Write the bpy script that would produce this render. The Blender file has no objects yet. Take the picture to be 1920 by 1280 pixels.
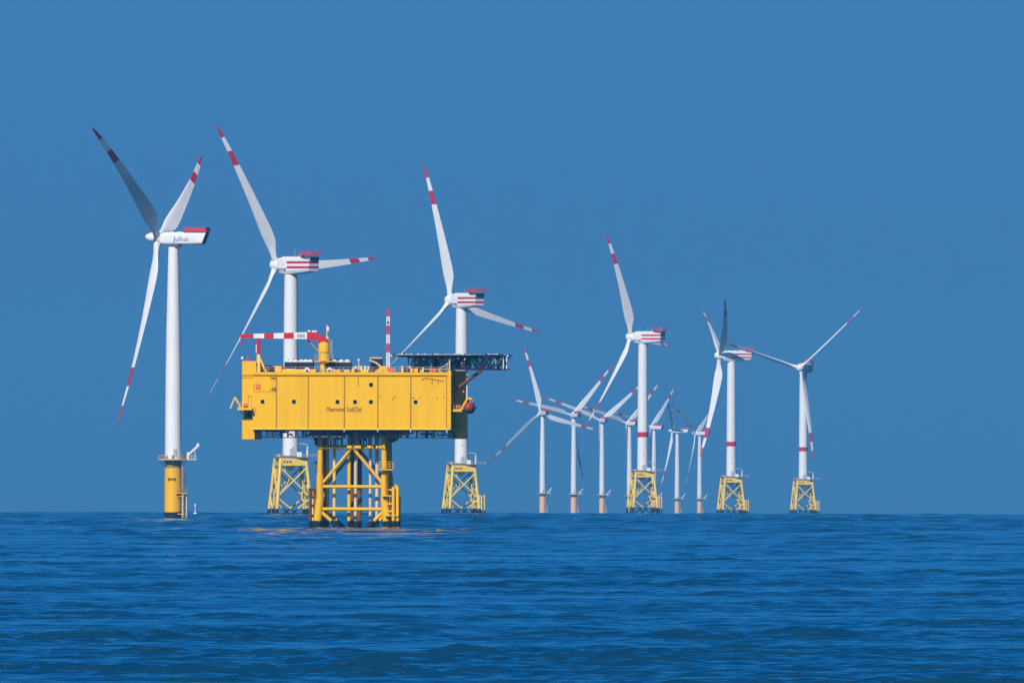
import bpy, math, random
import numpy as np
from mathutils import Matrix, Vector, Euler

sc = bpy.context.scene
R = math.radians
# ------------------------------------------------------------------ camera, sky, sun, exposure
F = 44600.0            # focal length in pixels of a 1920 px wide frame (long telephoto)
H = 10.9               # eye height above the sea
RE = 7.4e6             # effective earth radius (with refraction): the sea curves away
PITCH, ROLL = 0.005526, 0.0021
cam = bpy.data.cameras.new("camera")
cam.sensor_width = 36.0
cam.lens = F / 1920.0 * 36.0
cam.clip_start = 5.0
cam.clip_end = 90000.0
cam_ob = bpy.data.objects.new("camera", cam)
sc.collection.objects.link(cam_ob)
CM = Matrix.Translation((0, 0, H)) @ Matrix.Rotation(math.pi / 2 + PITCH, 4, 'X') @ Matrix.Rotation(ROLL, 4, 'Z')
cam_ob.matrix_world = CM
sc.camera = cam_ob

SUN_AZ, SUN_EL = R(22), R(36)      # behind the camera, over its left shoulder
world = bpy.data.worlds.new("World")
sc.world = world
world.use_nodes = True
wn, wl = world.node_tree.nodes, world.node_tree.links
wn.clear()
sky = wn.new("ShaderNodeTexSky")
sky.sky_type = 'NISHITA'
sky.sun_disc = False
sky.sun_elevation = SUN_EL
sky.sun_rotation = math.pi + SUN_AZ
sky.altitude = 0
sky.air_density = 1.0
sky.dust_density = 0.3
sky.ozone_density = 4.0
tint = wn.new("ShaderNodeMix")
tint.data_type = 'RGBA'
tint.blend_type = 'MULTIPLY'
tint.inputs[0].default_value = 1.0
wtc = wn.new("ShaderNodeTexCoord")
wsep = wn.new("ShaderNodeSeparateXYZ")
wrmp = wn.new("ShaderNodeValToRGB")
wrmp.color_ramp.elements[0].position = 0.03
wrmp.color_ramp.elements[0].color = (0.069, 0.255, 0.73, 1)
wrmp.color_ramp.elements[1].position = 0.72
wrmp.color_ramp.elements[1].color = (1.1, 1.0, 0.92, 1)
for p_, c_ in ((0.08, (0.03, 0.33, 0.76, 1)), (0.40, (0.012, 0.33, 0.60, 1))):
    e_ = wrmp.color_ramp.elements.new(p_)
    e_.color = c_
wl.new(wtc.outputs["Generated"], wsep.inputs[0])
wl.new(wsep.outputs[2], wrmp.inputs[0])
wl.new(wrmp.outputs[0], tint.inputs[7])
bg = wn.new("ShaderNodeBackground")
bg.inputs[1].default_value = 0.10
wo = wn.new("ShaderNodeOutputWorld")
wl.new(sky.outputs[0], tint.inputs[6])
wl.new(tint.outputs[2], bg.inputs[0])
wl.new(bg.outputs[0], wo.inputs[0])

sun = bpy.data.lights.new("sun", 'SUN')
sun.energy = 4.7
sun.angle = R(0.5)
sun.color = (1.0, 0.95, 0.88)
sun_ob = bpy.data.objects.new("sun", sun)
sc.collection.objects.link(sun_ob)
S = Vector((-math.sin(SUN_AZ) * math.cos(SUN_EL), -math.cos(SUN_AZ) * math.cos(SUN_EL), math.sin(SUN_EL)))
sun_ob.rotation_euler = S.to_track_quat('Z', 'Y').to_euler()

sc.view_settings.view_transform = 'Standard'
sc.view_settings.look = 'None'
sc.view_settings.exposure = 0.0
sc.view_settings.gamma = 1.0
sc.render.engine = 'CYCLES'
sc.cycles.use_denoising = True
sc.cycles.max_bounces = 8
sc.cycles.volume_bounces = 1
sc.render.film_transparent = False

# ------------------------------------------------------------------ helpers
def at(px, py, d):
    """world point at depth d seen at pixel (px, py) of the 1920x1280 frame"""
    v = Vector(((px - 960) / F, (640 - py) / F, -1.0)) * d
    return CM @ v

def sea_z(x, y):
    return -(x * x + y * y) / (2 * RE)

def mat(name, col, rough=0.5, noise=0.0, scale=0.4, col2=None, metallic=0.0, stretch=(1, 1, 1), streak=0.0):
    m = bpy.data.materials.new(name)
    m.use_nodes = True
    n, l = m.node_tree.nodes, m.node_tree.links
    b = n["Principled BSDF"]
    b.inputs["Roughness"].default_value = rough
    b.inputs["Metallic"].default_value = metallic
    b.inputs["Base Color"].default_value = (*col, 1)
    b.inputs["Specular IOR Level"].default_value = 0.2
    if noise or col2:
        tc = n.new("ShaderNodeTexCoord")
        mp = n.new("ShaderNodeMapping")
        mp.inputs["Scale"].default_value = stretch
        nz = n.new("ShaderNodeTexNoise")
        nz.inputs["Scale"].default_value = scale
        nz.inputs["Detail"].default_value = 5
        nz.inputs["Roughness"].default_value = 0.6
        rp = n.new("ShaderNodeValToRGB")
        rp.color_ramp.elements[0].position = 0.38
        rp.color_ramp.elements[1].position = 0.72
        c2 = col2 if col2 else tuple(c * (1 - noise) for c in col)
        rp.color_ramp.elements[0].color = (*col, 1)
        rp.color_ramp.elements[1].color = (*c2, 1)
        l.new(tc.outputs["Object"], mp.inputs[0])
        l.new(mp.outputs[0], nz.inputs["Vector"])
        l.new(nz.outputs[0], rp.inputs[0])
        l.new(rp.outputs[0], b.inputs["Base Color"])
    return m

M = {}
M['white'] = mat("white_paint", (0.80, 0.79, 0.78), 0.45, noise=0.10, scale=0.35, stretch=(1, 1, 0.25))
M['blade'] = mat("blade_paint", (0.78, 0.77, 0.77), 0.4, noise=0.08, scale=0.2)
M['red'] = mat("red_paint", (0.52, 0.008, 0.035), 0.45, noise=0.15, scale=0.5)
M['boomred'] = mat("crane_red_paint", (0.62, 0.012, 0.02), 0.45, noise=0.15, scale=0.5)
M['hoist'] = mat("faded_red_paint", (0.60, 0.05, 0.09), 0.55, noise=0.2, scale=0.8)
M['yellow'] = mat("yellow_paint", (0.88, 0.468, 0.0), 0.5, noise=0.12, scale=0.30, stretch=(1.6, 1.6, 0.16))
M['lemon'] = mat("lemon_yellow_paint", (0.90, 0.62, 0.10), 0.5, noise=0.2, scale=0.6, stretch=(1, 1, .4))
M['hazed'] = mat("haze_tinted_tan_paint", (0.84, 0.52, 0.26), 0.6, noise=0.12, scale=0.4)  # yellow of the far piles with distance haze put into the colour
M['lifered'] = mat("lifeboat_red_paint", (0.46, 0.04, 0.035), 0.5, noise=0.3, scale=1.2)
M['seam'] = mat("brown_seam", (0.28, 0.12, 0.01), 0.7)
M['rust'] = mat("rust_brown", (0.20, 0.08, 0.03), 0.8, noise=0.4, scale=1.2)
M['navy'] = mat("dark_blue_steel", (0.012, 0.016, 0.034), 0.6, noise=0.4, scale=0.8)
M['black'] = mat("black_growth_and_shade", (0.012, 0.014, 0.02), 0.7, noise=0.5, scale=1.0)
M['glass'] = mat("dark_window_glass", (0.005, 0.004, 0.004), 0.4)
M['grey'] = mat("galvanised_steel", (0.42, 0.43, 0.45), 0.5, noise=0.3, scale=1.5)
M['dgrey'] = mat("dark_grey_steel", (0.12, 0.12, 0.14), 0.6, noise=0.3, scale=1.0)
M['cream'] = mat("cream_paint", (0.70, 0.58, 0.38), 0.6, noise=0.3, scale=1.2)
M['brown'] = mat("grey_brown_coat", (0.36, 0.25, 0.13), 0.8, noise=0.3, scale=0.8)
M['orange'] = mat("orange_red_paint", (0.75, 0.11, 0.02), 0.5, noise=0.25, scale=1.5)
M['text'] = mat("dark_brown_lettering", (0.14, 0.05, 0.01), 0.6)
M['blue'] = mat("blue_lettering", (0.02, 0.06, 0.22), 0.6)
M['ink'] = mat("black_lettering", (0.02, 0.02, 0.02), 0.6)
M['foam'] = mat("white_foam", (0.75, 0.80, 0.85), 0.6, noise=0.3, scale=0.6)

class MB:
    def __init__(s):
        s.v, s.f, s.m, s.mats = [], [], [], []
    def mi(s, m):
        if m not in s.mats:
            s.mats.append(m)
        return s.mats.index(m)
    def add(s, vs, fs, m):
        k = len(s.v)
        i = s.mi(m)
        s.v += [tuple(v) for v in vs]
        for f in fs:
            s.f.append(tuple(k + a for a in f))
            s.m.append(i)
        return s
    def box(s, x0, x1, y0, y1, z0, z1, m):
        if x0 > x1: x0, x1 = x1, x0
        if y0 > y1: y0, y1 = y1, y0
        if z0 > z1: z0, z1 = z1, z0
        vs = [(x0, y0, z0), (x1, y0, z0), (x1, y1, z0), (x0, y1, z0), (x0, y0, z1), (x1, y0, z1), (x1, y1, z1), (x0, y1, z1)]
        return s.add(vs, [(3, 2, 1, 0), (4, 5, 6, 7), (0, 1, 5, 4), (1, 2, 6, 5), (2, 3, 7, 6), (3, 0, 4, 7)], m)
    def tube(s, p, q, r0, m, r1=None, n=10, cap=True):
        p, q = Vector(p), Vector(q)
        r1 = r0 if r1 is None else r1
        d = (q - p).normalized()
        a = d.cross(Vector((0, 0, 1)))
        if a.length < 1e-4:
            a = Vector((1, 0, 0))
        a.normalize()
        b = d.cross(a)
        vs = []
        for c, r in ((p, r0), (q, r1)):
            for i in range(n):
                t = 2 * math.pi * (i + 0.5) / n
                vs.append(c + a * (math.cos(t) * r) + b * (math.sin(t) * r))
        fs = [(i, (i + 1) % n, n + (i + 1) % n, n + i) for i in range(n)]
        if cap:
            fs += [tuple(range(n))[::-1], tuple(range(n, 2 * n))]
        return s.add(vs, fs, m)
    def bar(s, p, q, w, m):
        return s.tube(p, q, w * 0.62, m, n=4)
    def path(s, pts, r, m, n=8):
        for a, b in zip(pts, pts[1:]):
            s.tube(a, b, r, m, n=n)
        return s
    def lathe(s, prof, m, n=24, c=(0, 0), axis='Z'):
        """prof: list of (r, z) or (r, z, material)"""
        vs, k = [], len(prof)
        for pr in prof:
            for i in range(n):
                t = 2 * math.pi * i / n
                vs.append((c[0] + pr[0] * math.cos(t), c[1] + pr[0] * math.sin(t), pr[1]))
        if axis == 'X':      # z runs along x
            vs = [(z, x, y) for x, y, z in vs]
        base = len(s.v)
        s.v += vs
        for j in range(k - 1):
            mm = prof[j][2] if len(prof[j]) > 2 else m
            for i in range(n):
                s.f.append((base + j * n + i, base + j * n + (i + 1) % n, base + (j + 1) * n + (i + 1) % n, base + (j + 1) * n + i))
                s.m.append(s.mi(mm))
        s.f.append(tuple(base + i for i in range(n))[::-1]); s.m.append(s.mi(prof[0][2] if len(prof[0]) > 2 else m))
        s.f.append(tuple(base + (k - 1) * n + i for i in range(n))); s.m.append(s.mi(prof[-1][2] if len(prof[-1]) > 2 else m))
        return s
    def prism(s, poly, y0, y1, m):
        """poly in x,z extruded from y0 to y1"""
        n = len(poly)
        vs = [(x, y0, z) for x, z in poly] + [(x, y1, z) for x, z in poly]
        fs = [(i, (i + 1) % n, n + (i + 1) % n, n + i) for i in range(n)] + [tuple(range(n))[::-1], tuple(range(n, 2 * n))]
        return s.add(vs, fs, m)
    def rail(s, pts, h, m, w=0.06, step=1.6, rows=2):
        for a, b in zip(pts, pts[1:]):
            a, b = Vector(a), Vector(b)
            n = max(1, int((b - a).length / step))
            for i in range(n + 1):
                c = a.lerp(b, i / n)
                s.bar(c, c + Vector((0, 0, h)), w, m)
            for j in range(rows):
                zz = Vector((0, 0, h * (j + 1) / rows))
                s.bar(a + zz, b + zz, w, m)
        return s
    def mesh(s, name, smooth=None):
        me = bpy.data.meshes.new(name)
        me.from_pydata(s.v, [], s.f)
        for m in s.mats:
            me.materials.append(M[m])
        me.polygons.foreach_set("material_index", s.m)
        import bmesh
        bm = bmesh.new(); bm.from_mesh(me)
        bmesh.ops.recalc_face_normals(bm, faces=bm.faces)
        bm.to_mesh(me); bm.free()
        if smooth is not None:
            me.polygons.foreach_set("use_smooth", [True] * len(me.polygons))
            me.set_sharp_from_angle(angle=R(smooth))
        me.update()
        return me

def obj(name, data, parent=None, mtx=None):
    o = bpy.data.objects.new(name, data)
    sc.collection.objects.link(o)
    if parent is not None:
        o.parent = parent
    if mtx is not None:
        o.matrix_basis = mtx
    return o

def part(name, mb, parent, mtx=None, smooth=35, label=None):
    o = obj(name, mb.mesh(name, smooth) if isinstance(mb, MB) else mb, parent, mtx)
    if label:
        o['label'] = label
    return o

def tag(o, label, cat, group=None, kind=None):
    if label: o['label'] = label
    if cat: o['category'] = cat
    if group: o['group'] = group
    if kind: o['kind'] = kind
    return o

def text_mesh(name, s, size, m, ext=0.02, width=None):
    cu = bpy.data.curves.new(name, 'FONT')
    cu.body = s
    cu.size = size
    cu.extrude = ext
    cu.align_x = 'CENTER'
    cu.align_y = 'CENTER'
    cu.offset = 0
    t = bpy.data.objects.new(name, cu)
    sc.collection.objects.link(t)
    bpy.context.view_layer.update()
    me = bpy.data.meshes.new_from_object(t.evaluated_get(bpy.context.evaluated_depsgraph_get()))
    bpy.data.objects.remove(t)
    bpy.data.curves.remove(cu)
    me.name = name
    me.materials.clear()
    me.materials.append(M[m])
    if width:
        xs = [v.co.x for v in me.vertices]
        k = width / (max(xs) - min(xs))
        for v in me.vertices:
            v.co.x *= k
    return me

FRONT = Matrix.Rotation(math.pi / 2, 4, 'X')     # text plane facing -Y

# ------------------------------------------------------------------ sea
def build_sea():
    rng = np.random.default_rng(5)
    r0, r1 = 1090.0, 14500.0
    rows = [0.0, 200, 500, 800, 950, 1050]
    r = r0
    while r < r1:
        rows.append(r)
        r += max(0.42, r * 0.00040)
    rows += [15500, 17000, 19000, 22000, 25500, 29000]
    rr = np.array(rows)
    nc = 400
    core = np.radians(np.linspace(-1.42, 1.42, nc))
    side = np.radians(np.array([1.5, 1.65, 1.9, 2.3, 3, 4.2, 6, 9, 14, 22, 35, 55, 80]))
    az = np.concatenate([-side[::-1], core, side])
    drr = np.gradient(rr)
    A, RR = np.meshgrid(az, rr)
    X = (RR * np.sin(A)).astype(np.float64)
    Y = (RR * np.cos(A)).astype(np.float64)
    Z = np.zeros_like(X)
    fade = np.clip((RR - 1050) / 100, 0, 1) * np.clip((14400 - RR) / 500, 0, 1)
    edge = np.clip((R(1.9) - np.abs(A)) / R(0.4), 0, 1)
    fade = fade * edge
    DR = drr[:, None]
    dirs = R(78)                       # travel direction of the wind sea (from +x axis), crests roughly across the view
    nw = 74
    lam = np.exp(rng.uniform(math.log(1.3), math.log(22), nw))
    lam[:4] = (46, 38, 29, 52)
    # slow groups so that crests are short and patchy
    G = 1 + 0.45 * np.sin(X / 37.0 + 1.1 * np.sin(Y / 71.0)) * np.sin(Y / 53.0 + X / 91.0)
    FAR = np.clip((RR - 3000) / 4500, 0, 1)        # rougher water further out
    E1 = np.zeros_like(X)
    for j in range(9):
        t_ = rng.uniform(0, math.pi); w_ = 2 * math.pi / rng.uniform(22, 95)
        E1 += np.sin(X * w_ * math.cos(t_) + 0.45 * Y * w_ * math.sin(t_) + rng.uniform(0, 6.3))
    E1 = np.clip(0.5 + E1 / 6.5, 0, 1.25)          # patchy wave groups
    for i in range(nw):
        L = lam[i]
        k = 2 * math.pi / L
        th = dirs + rng.normal(0, R(15 if L > 6 else 29))
        a = 0.0088 * L ** 0.70 * (0.5 + 1.0 * rng.random())
        if L < 3.2:
            a *= 1.25
        if L > 7:
            a *= 0.31
        if L > 24:
            a *= 0.6
        kx, ky = k * math.cos(th), k * math.sin(th)
        ph = rng.uniform(0, 2 * math.pi)
        keep = np.clip((L / DR - 2.0) / 2.0, 0, 1)
        if L <= 24:
            keep = keep * (0.45 + 1.15 * E1)
        if L > 6:
            keep = keep * (1 + 2.5 * FAR)
        p = kx * X + ky * Y + ph + 0.35 * np.sin(X * kx * 0.13 + Y * ky * 0.11 + i)
        Z += a * keep * (np.sin(p) + 0.18 * np.cos(2 * p))
    Z = Z * fade * G
    Z -= (X * X + Y * Y) / (2 * RE)
    nr, ncol = X.shape
    co = np.stack([X, Y, Z], -1).reshape(-1, 3).astype(np.float32)
    idx = np.arange(nr * ncol).reshape(nr, ncol)
    q = np.stack([idx[:-1, :-1], idx[:-1, 1:], idx[1:, 1:], idx[1:, :-1]], -1).reshape(-1, 4)
    me = bpy.data.meshes.new("sea")
    me.vertices.add(len(co)); me.vertices.foreach_set("co", co.ravel())
    me.loops.add(q.size); me.loops.foreach_set("vertex_index", q.ravel().astype(np.int32))
    me.polygons.add(len(q)); me.polygons.foreach_set("loop_start", np.arange(0, q.size, 4, dtype=np.int32))
    me.polygons.foreach_set("use_smooth", np.ones(len(q), dtype=bool))
    me.update(calc_edges=True)
    m = bpy.data.materials.new("sea_water")
    m.use_nodes = True
    n, l = m.node_tree.nodes, m.node_tree.links
    b = n["Principled BSDF"]
    b.inputs["Base Color"].default_value = (0.0, 0.042, 0.100, 1)
    b.inputs["Roughness"].default_value = 0.07
    b.inputs["IOR"].default_value = 1.33
    b.inputs["Specular Tint"].default_value = (0.2, 0.75, 1.0, 1)
    tc = n.new("ShaderNodeTexCoord")
    nz = n.new("ShaderNodeTexNoise"); nz.inputs["Scale"].default_value = 1.1; nz.inputs["Detail"].default_value = 4
    bp = n.new("ShaderNodeBump"); bp.inputs["Strength"].default_value = 0.8; bp.inputs["Distance"].default_value = 0.16
    l.new(tc.outputs["Object"], nz.inputs["Vector"])
    l.new(nz.outputs[0], bp.inputs["Height"])
    l.new(bp.outputs[0], b.inputs["Normal"])
    me.materials.append(m)
    o = obj("sea", me)
    tag(o, "dark blue rippled open sea reaching to the horizon", "sea", kind="structure")
build_sea()

# ------------------------------------------------------------------ wind turbine parts
def blade_mesh(L, chord, root_r, b1, b2, b3, pitch, bend=3.2, cone=0.03):
    """blade along +Z, upwind = -X, turning towards -Y; b1..b3: end of red tip, white, red band as a fraction from the tip"""
    st = [(0.0, 0), (0.03, 0), (0.07, .25), (0.12, .7), (0.17, .95), (0.21, 1.0), (0.27, .97), (0.35, .86), (0.45, .74), (0.55, .63),
          (0.65, .53), (0.75, .43), (0.83, .36), (0.90, .29), (0.95, .22), (0.98, .14), (1.0, .04)]
    cuts = [1 - b1, 1 - b2, 1 - b3]
    us = sorted(set([u for u, _ in st] + cuts))
    n = 18
    mb = MB()
    rings = []
    def ch(u):
        for (a, ca), (b, cb) in zip(st, st[1:]):
            if a <= u <= b:
                return ca + (cb - ca) * (u - a) / (b - a)
    for u in us:
        w = ch(u)
        circ = max(0.0, 1 - w / 0.85) if u < 0.2 else 0.0
        c = max(w * chord, 2 * root_r if u < 0.1 else 0)
        c = w * chord * (1 - circ) + 2 * root_r * circ if u < 0.2 else w * chord
        tk = 2 * root_r * circ + (1 - circ) * c * (0.32 - 0.18 * min(1, u / 0.7))
        tw = pitch + R(13) * (1 - min(1, u / 0.8)) ** 1.5
        le = Vector((-math.sin(tw), -math.cos(tw), 0))
        nn = Vector((-math.cos(tw), math.sin(tw), 0))
        pre = -bend * u ** 2.2 - cone * L * u
        ring = []
        for i in range(n):
            t = 2 * math.pi * i / n
            xc, yc = math.cos(t), math.sin(t)      # xc=+1 leading edge
            ax = 0.5 * c * xc
            foil = 0.5 * tk * yc * ((0.55 + 0.45 * xc) * (1 - circ) + circ)
            off = 0.18 * c * (1 - circ)
            ring.append(le * (ax - off) + nn * (foil + 0.02 * c * (1 - xc * xc)) + Vector((pre, 0, u * L)))
        rings.append(ring)
    for j in range(len(us) - 1):
        um = 0.5 * (us[j] + us[j + 1])
        f = 1 - um
        m = 'red' if f < b1 or (b2 < f < b3) else 'blade'
        vs = rings[j] + rings[j + 1]
        mb.add(vs, [(i, (i + 1) % n, n + (i + 1) % n, n + i) for i in range(n)], m)
    mb.add(rings[-1], [tuple(range(n))], 'red')
    me = mb.mesh("blade", None)
    import bmesh
    bm = bmesh.new(); bm.from_mesh(me)
    bmesh.ops.remove_doubles(bm, verts=bm.verts, dist=0.0005)
    bmesh.ops.recalc_face_normals(bm, faces=bm.faces)
    bm.to_mesh(me); bm.free()
    me.polygons.foreach_set("use_smooth", [True] * len(me.polygons))
    me.set_sharp_from_angle(angle=R(60))
    return me

PITCH_B = R(58)
BL_J = blade_mesh(58.5, 4.5, 1.15, .105, .21, .31, R(42), 4.0, 0.052)
BL_S = blade_mesh(61.5, 5.0, 1.35, .093, .19, .29, PITCH_B, 4.0, 0.045)

def set_parts(root, H0, beta, over, tilt, thetas, hubmesh, blademesh, nacmesh, dp=0.0):
    MR = Matrix.Translation((0, 0, H0)) @ Matrix.Rotation(-beta, 4, 'Z')
    nac = obj("nacelle", nacmesh, root, MR)
    HM = MR @ Matrix.Translation((-over, 0, 0)) @ Matrix.Rotation(tilt, 4, 'Y')
    obj("hub", hubmesh, root, HM)
    for i, th in enumerate(thetas):
        d_ = dp[i] if isinstance(dp, tuple) else dp
        obj("blade", blademesh, root, HM @ Matrix.Rotation(-th, 4, 'X') @ Matrix.Rotation(-d_, 4, 'Z'))
    return nac

# --- three-megawatt monopile type -----------------------------------------------------------
def meshes_mono():
    d = {}
    # spinner: long rounded nose upwind (-X)
    d['hub'] = MB().lathe([(1.55, 1.6), (1.62, 0.6), (1.62, -0.9), (1.5, -1.9), (1.25, -2.9), (0.85, -3.7), (0.4, -4.15), (0.05, -4.25)][::-1], 'white', n=24, axis='X').mesh("hub", 40)
    # nacelle: long rounded box, back end raked
    def nacelle():
        mb = MB()
        secs = [(-3.0, 1.35, 1.45, 1.5), (-2.6, 1.7, 1.7, 1.7), (-1.0, 1.85, 1.95, 1.9), (8.0, 1.85, 1.95, 1.9)]
        n = 24
        rings = []
        for x, hw, zt, zb in secs + [(11.6, 1.8, 1.95, 1.75)]:
            ring = []
            for i in range(n):
                t = 2 * math.pi * (i + 0.5) / n
                c, s_ = math.cos(t), math.sin(t)
                e = 0.42
                y = hw * abs(c) ** e * (1 if c > 0 else -1)
                z = (zt if s_ > 0 else zb) * abs(s_) ** e * (1 if s_ > 0 else -1)
                xx = x + (z / 1.9 * 0.75 if x > 10 else 0)
                ring.append((xx, y, z))
            rings.append(ring)
        for a, b in zip(rings, rings[1:]):
            mb.add(a + b, [(i, (i + 1) % n, n + (i + 1) % n, n + i) for i in range(n)], 'white')
        mb.add(rings[0], [tuple(range(n))], 'white')
        mb.add(rings[-1], [tuple(range(n))], 'dgrey')  # shade on the back end put into its dark grey colour
        mb.tube((2.2, 0, -2.6), (2.2, 0, -1.7), 1.6, 'dgrey', n=20)     # yaw bearing
        mb.box(0.3, 1.2, -0.5, 0.5, 1.9, 2.15, 'white')
        mb.box(2.6, 4.0, -0.6, 0.6, 1.9, 2.1, 'white')
        return mb.mesh("nacelle", 40)
    d['nacelle'] = nacelle()
    hp = MB()
    hp.box(5.2, 12.4, -1.9, 1.9, 1.98, 2.1, 'hoist')
    for y in (-1.9, 1.9):
        hp.box(5.2, 12.4, y - 0.04, y + 0.04, 2.25, 3.35, 'hoist')
    for x in (5.2, 12.4):
        hp.box(x - 0.04, x + 0.04, -1.86, 1.86, 2.25, 3.35, 'hoist')
    for i in range(7):
        x = 5.2 + 7.2 * i / 6
        for y in (-1.97, 1.97):
            hp.bar((x, y, 2.0), (x, y, 3.5), 0.1, 'red')
    d['hoist'] = hp.mesh("hoist_platform", 35)
    tw = MB().lathe([(2.52, 19.6), (2.52, 22), (2.44, 38), (2.45, 38.01), (2.22, 58), (2.23, 58.01), (1.9, 72), (1.6, 84.6)], 'white', n=40)
    tw.box(0.1, 1.1, -2.62, -2.3, 20.3, 22.6, 'grey')
    d['tower'] = tw.mesh("tower", 40)
    tp = MB().lathe([(2.5, -14, 'black'), (2.62, 3.2, 'black'), (2.62, 3.201, 'yellow'), (2.62, 12.5, 'yellow'), (2.55, 15.8, 'yellow'),
                     (2.5, 16.7, 'brown'), (2.55, 19.2, 'brown')], 'yellow', n=40)  # grey-brown band below the work platform
    # dark marine growth climbs higher on the sheltered side
    for i in range(14):
        a = R(-75 + i * 11)
        h = 3.1 + 1.2 * i / 13
        x, y = 2.66 * math.cos(a), 2.66 * math.sin(a)
        x2, y2 = 2.66 * math.cos(a + R(11.2)), 2.66 * math.sin(a + R(11.2))
        tp.add([(x, y, -2), (x2, y2, -2), (x2, y2, h + .15), (x, y, h)], [(0, 1, 2, 3)], 'black')
    d['pile'] = tp.mesh("monopile", 40)
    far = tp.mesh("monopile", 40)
    far.materials[far.materials.find('yellow_paint')] = M['hazed']
    d['pile_hazed'] = far
    pf = MB()
    N = 16
    pts = []
    for i in range(N):
        a = 2 * math.pi * i / N
        r = 4.7
        pts.append((r * math.cos(a) + 0.1, r * math.sin(a)))
    ext = [(7.2, -1.8), (7.2, 1.8)]
    poly = [p for p in pts if p[0] < 4.2]
    ordered = [p for p in pts[1:] if True]
    outl = []
    for i, p in enumerate(pts):
        if p[0] > 4.2 and abs(p[1]) < 2.1:
            continue
        outl.append(p)
    # insert the rectangular extension
    k = [i for i, p in enumerate(outl) if p[1] > 0][0]
    outl = ext[:0] + outl[:0] + [(7.2, 1.8)] + [(4.3, 1.8)] + outl + [(4.3, -1.8), (7.2, -1.8)]
    n = len(outl)
    vs = [(x, y, 19.2) for x, y in outl] + [(x, y, 19.55) for x, y in outl]
    pf.add(vs, [(i, (i + 1) % n, n + (i + 1) % n, n + i) for i in range(n)] + [tuple(range(n))[::-1], tuple(range(n, 2 * n))], 'cream')
    pf.rail([(x * .985, y * .985, 19.55) for x, y in outl + outl[:1]], 1.15, 'cream', w=0.09, step=1.3, rows=3)
    for a in range(-150, 180, 30):
        pf.box(3.9 * math.cos(R(a)) - .35, 3.9 * math.cos(R(a)) + .35, 3.9 * math.sin(R(a)) - .3, 3.9 * math.sin(R(a)) + .3, 19.56, 20.5, random.choice(['dgrey', 'cream', 'rust', 'orange']))
    for i in range(8):
        a = 2 * math.pi * i / 8
        pf.bar((2.5 * math.cos(a), 2.5 * math.sin(a), 17.2), (4.4 * math.cos(a), 4.4 * math.sin(a), 19.2), 0.2, 'brown')
    d['deck'] = pf.mesh("work_platform", 35)
    cr = MB()
    cr.tube((4.6, 0, 19.55), (4.6, 0, 21.6), 0.38, 'white')
    cr.prism([(4.3, 20.9), (5.1, 20.9), (8.1, 23.6), (7.7, 24.1)], -0.3, 0.3, 'white')
    cr.tube((7.6, -0.4, 23.9), (7.6, 0.4, 23.9), 0.45, 'white')
    cr.bar((7.9, 0, 23.8), (8.05, 0, 23.0), 0.12, 'grey')
    cr.bar((6.7, 0, 19.6), (6.7, 0, 22.6), 0.15, 'white')
    d['crane'] = cr.mesh("deck_crane", 35)
    bl = MB()
    a0 = R(-38)
    def P(r, off, z):
        return (r * math.cos(a0) - off * math.sin(a0), r * math.sin(a0) + off * math.cos(a0), z)
    for off in (-0.9, 0.9):
        bl.tube(P(4.6, off, -6), P(4.6, off, 8.6), 0.2, 'cream')
        bl.tube(P(4.6, off, -6), P(4.6, off, 1.6), 0.24, 'black')
        for z in (2.6, 8.0):
            bl.tube(P(2.5, off, z), P(4.6, off, z), 0.14, 'yellow')
    for off in (-0.25, 0.25):
        bl.bar(P(3.6, off, -3), P(3.6, off, 17.5), 0.1, 'yellow')
    for i in range(30):
        bl.bar(P(3.6, -0.25, 0.5 + i * 0.56), P(3.6, 0.25, 0.5 + i * 0.56), 0.07, 'yellow')
    c = P(3.7, 0, 9.0)
    bl.box(c[0] - 2.0, c[0] + 1.5, c[1] - 1.2, c[1] + 1.2, 8.9, 9.15, 'yellow')
    bl.rail([(c[0] - 2, c[1] - 1.2, 9.15), (c[0] + 1.5, c[1] - 1.2, 9.15), (c[0] + 1.5, c[1] + 1.2, 9.15)], 1.5, 'brown', w=0.1, step=.7, rows=3)
    bl.tube(P(2.9, 2.1, -5), P(2.9, 2.1, 16), 0.16, 'brown')
    d['landing'] = bl.mesh("boat_landing", 35)
    return d
MONO = meshes_mono()
HUB_J = 87.4
TEXT_J = text_mesh("lettering", "Julius", 2.1, 'blue', 0.03, width=5.0)
TEXT_M45 = text_mesh("lettering", "M45", 1.15, 'ink', 0.25, width=2.4)

def mono_turbine(px, hy, s, beta, thetas, label, over=5.0, near=False, group=None, dp=0.0):
    d = F / s
    p = at(px, hy, d)
    root = obj("wind_turbine", None, None, Matrix.Translation((p.x, p.y, p.z - HUB_J)))
    tag(root, label, "wind turbine", group)
    nac = set_parts(root, HUB_J, beta, over, R(5), thetas, MONO['hub'], BL_J, MONO['nacelle'], dp)
    # nacelle mesh has the tower axis at x = 2.2
    nac.matrix_basis = Matrix.Translation((0, 0, HUB_J)) @ Matrix.Rotation(-beta, 4, 'Z') @ Matrix.Translation((-1.2, 0, -0.2))
    obj("hoist_platform", MONO['hoist'], nac)
    obj("tower", MONO['tower'], root)
    obj("monopile", MONO['pile' if near else 'pile_hazed'], root)
    obj("work_platform", MONO['deck'], root)
    obj("deck_crane", MONO['crane'], root)
    obj("boat_landing", MONO['landing'], root)
    if near:
        obj("lettering", TEXT_J, nac, Matrix.Translation((4.3, -1.87, -0.15)) @ FRONT)
        obj("lettering", TEXT_M45, root, Matrix.Translation((-0.35, -2.55, 13.3)) @ FRONT)
    return root

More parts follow.
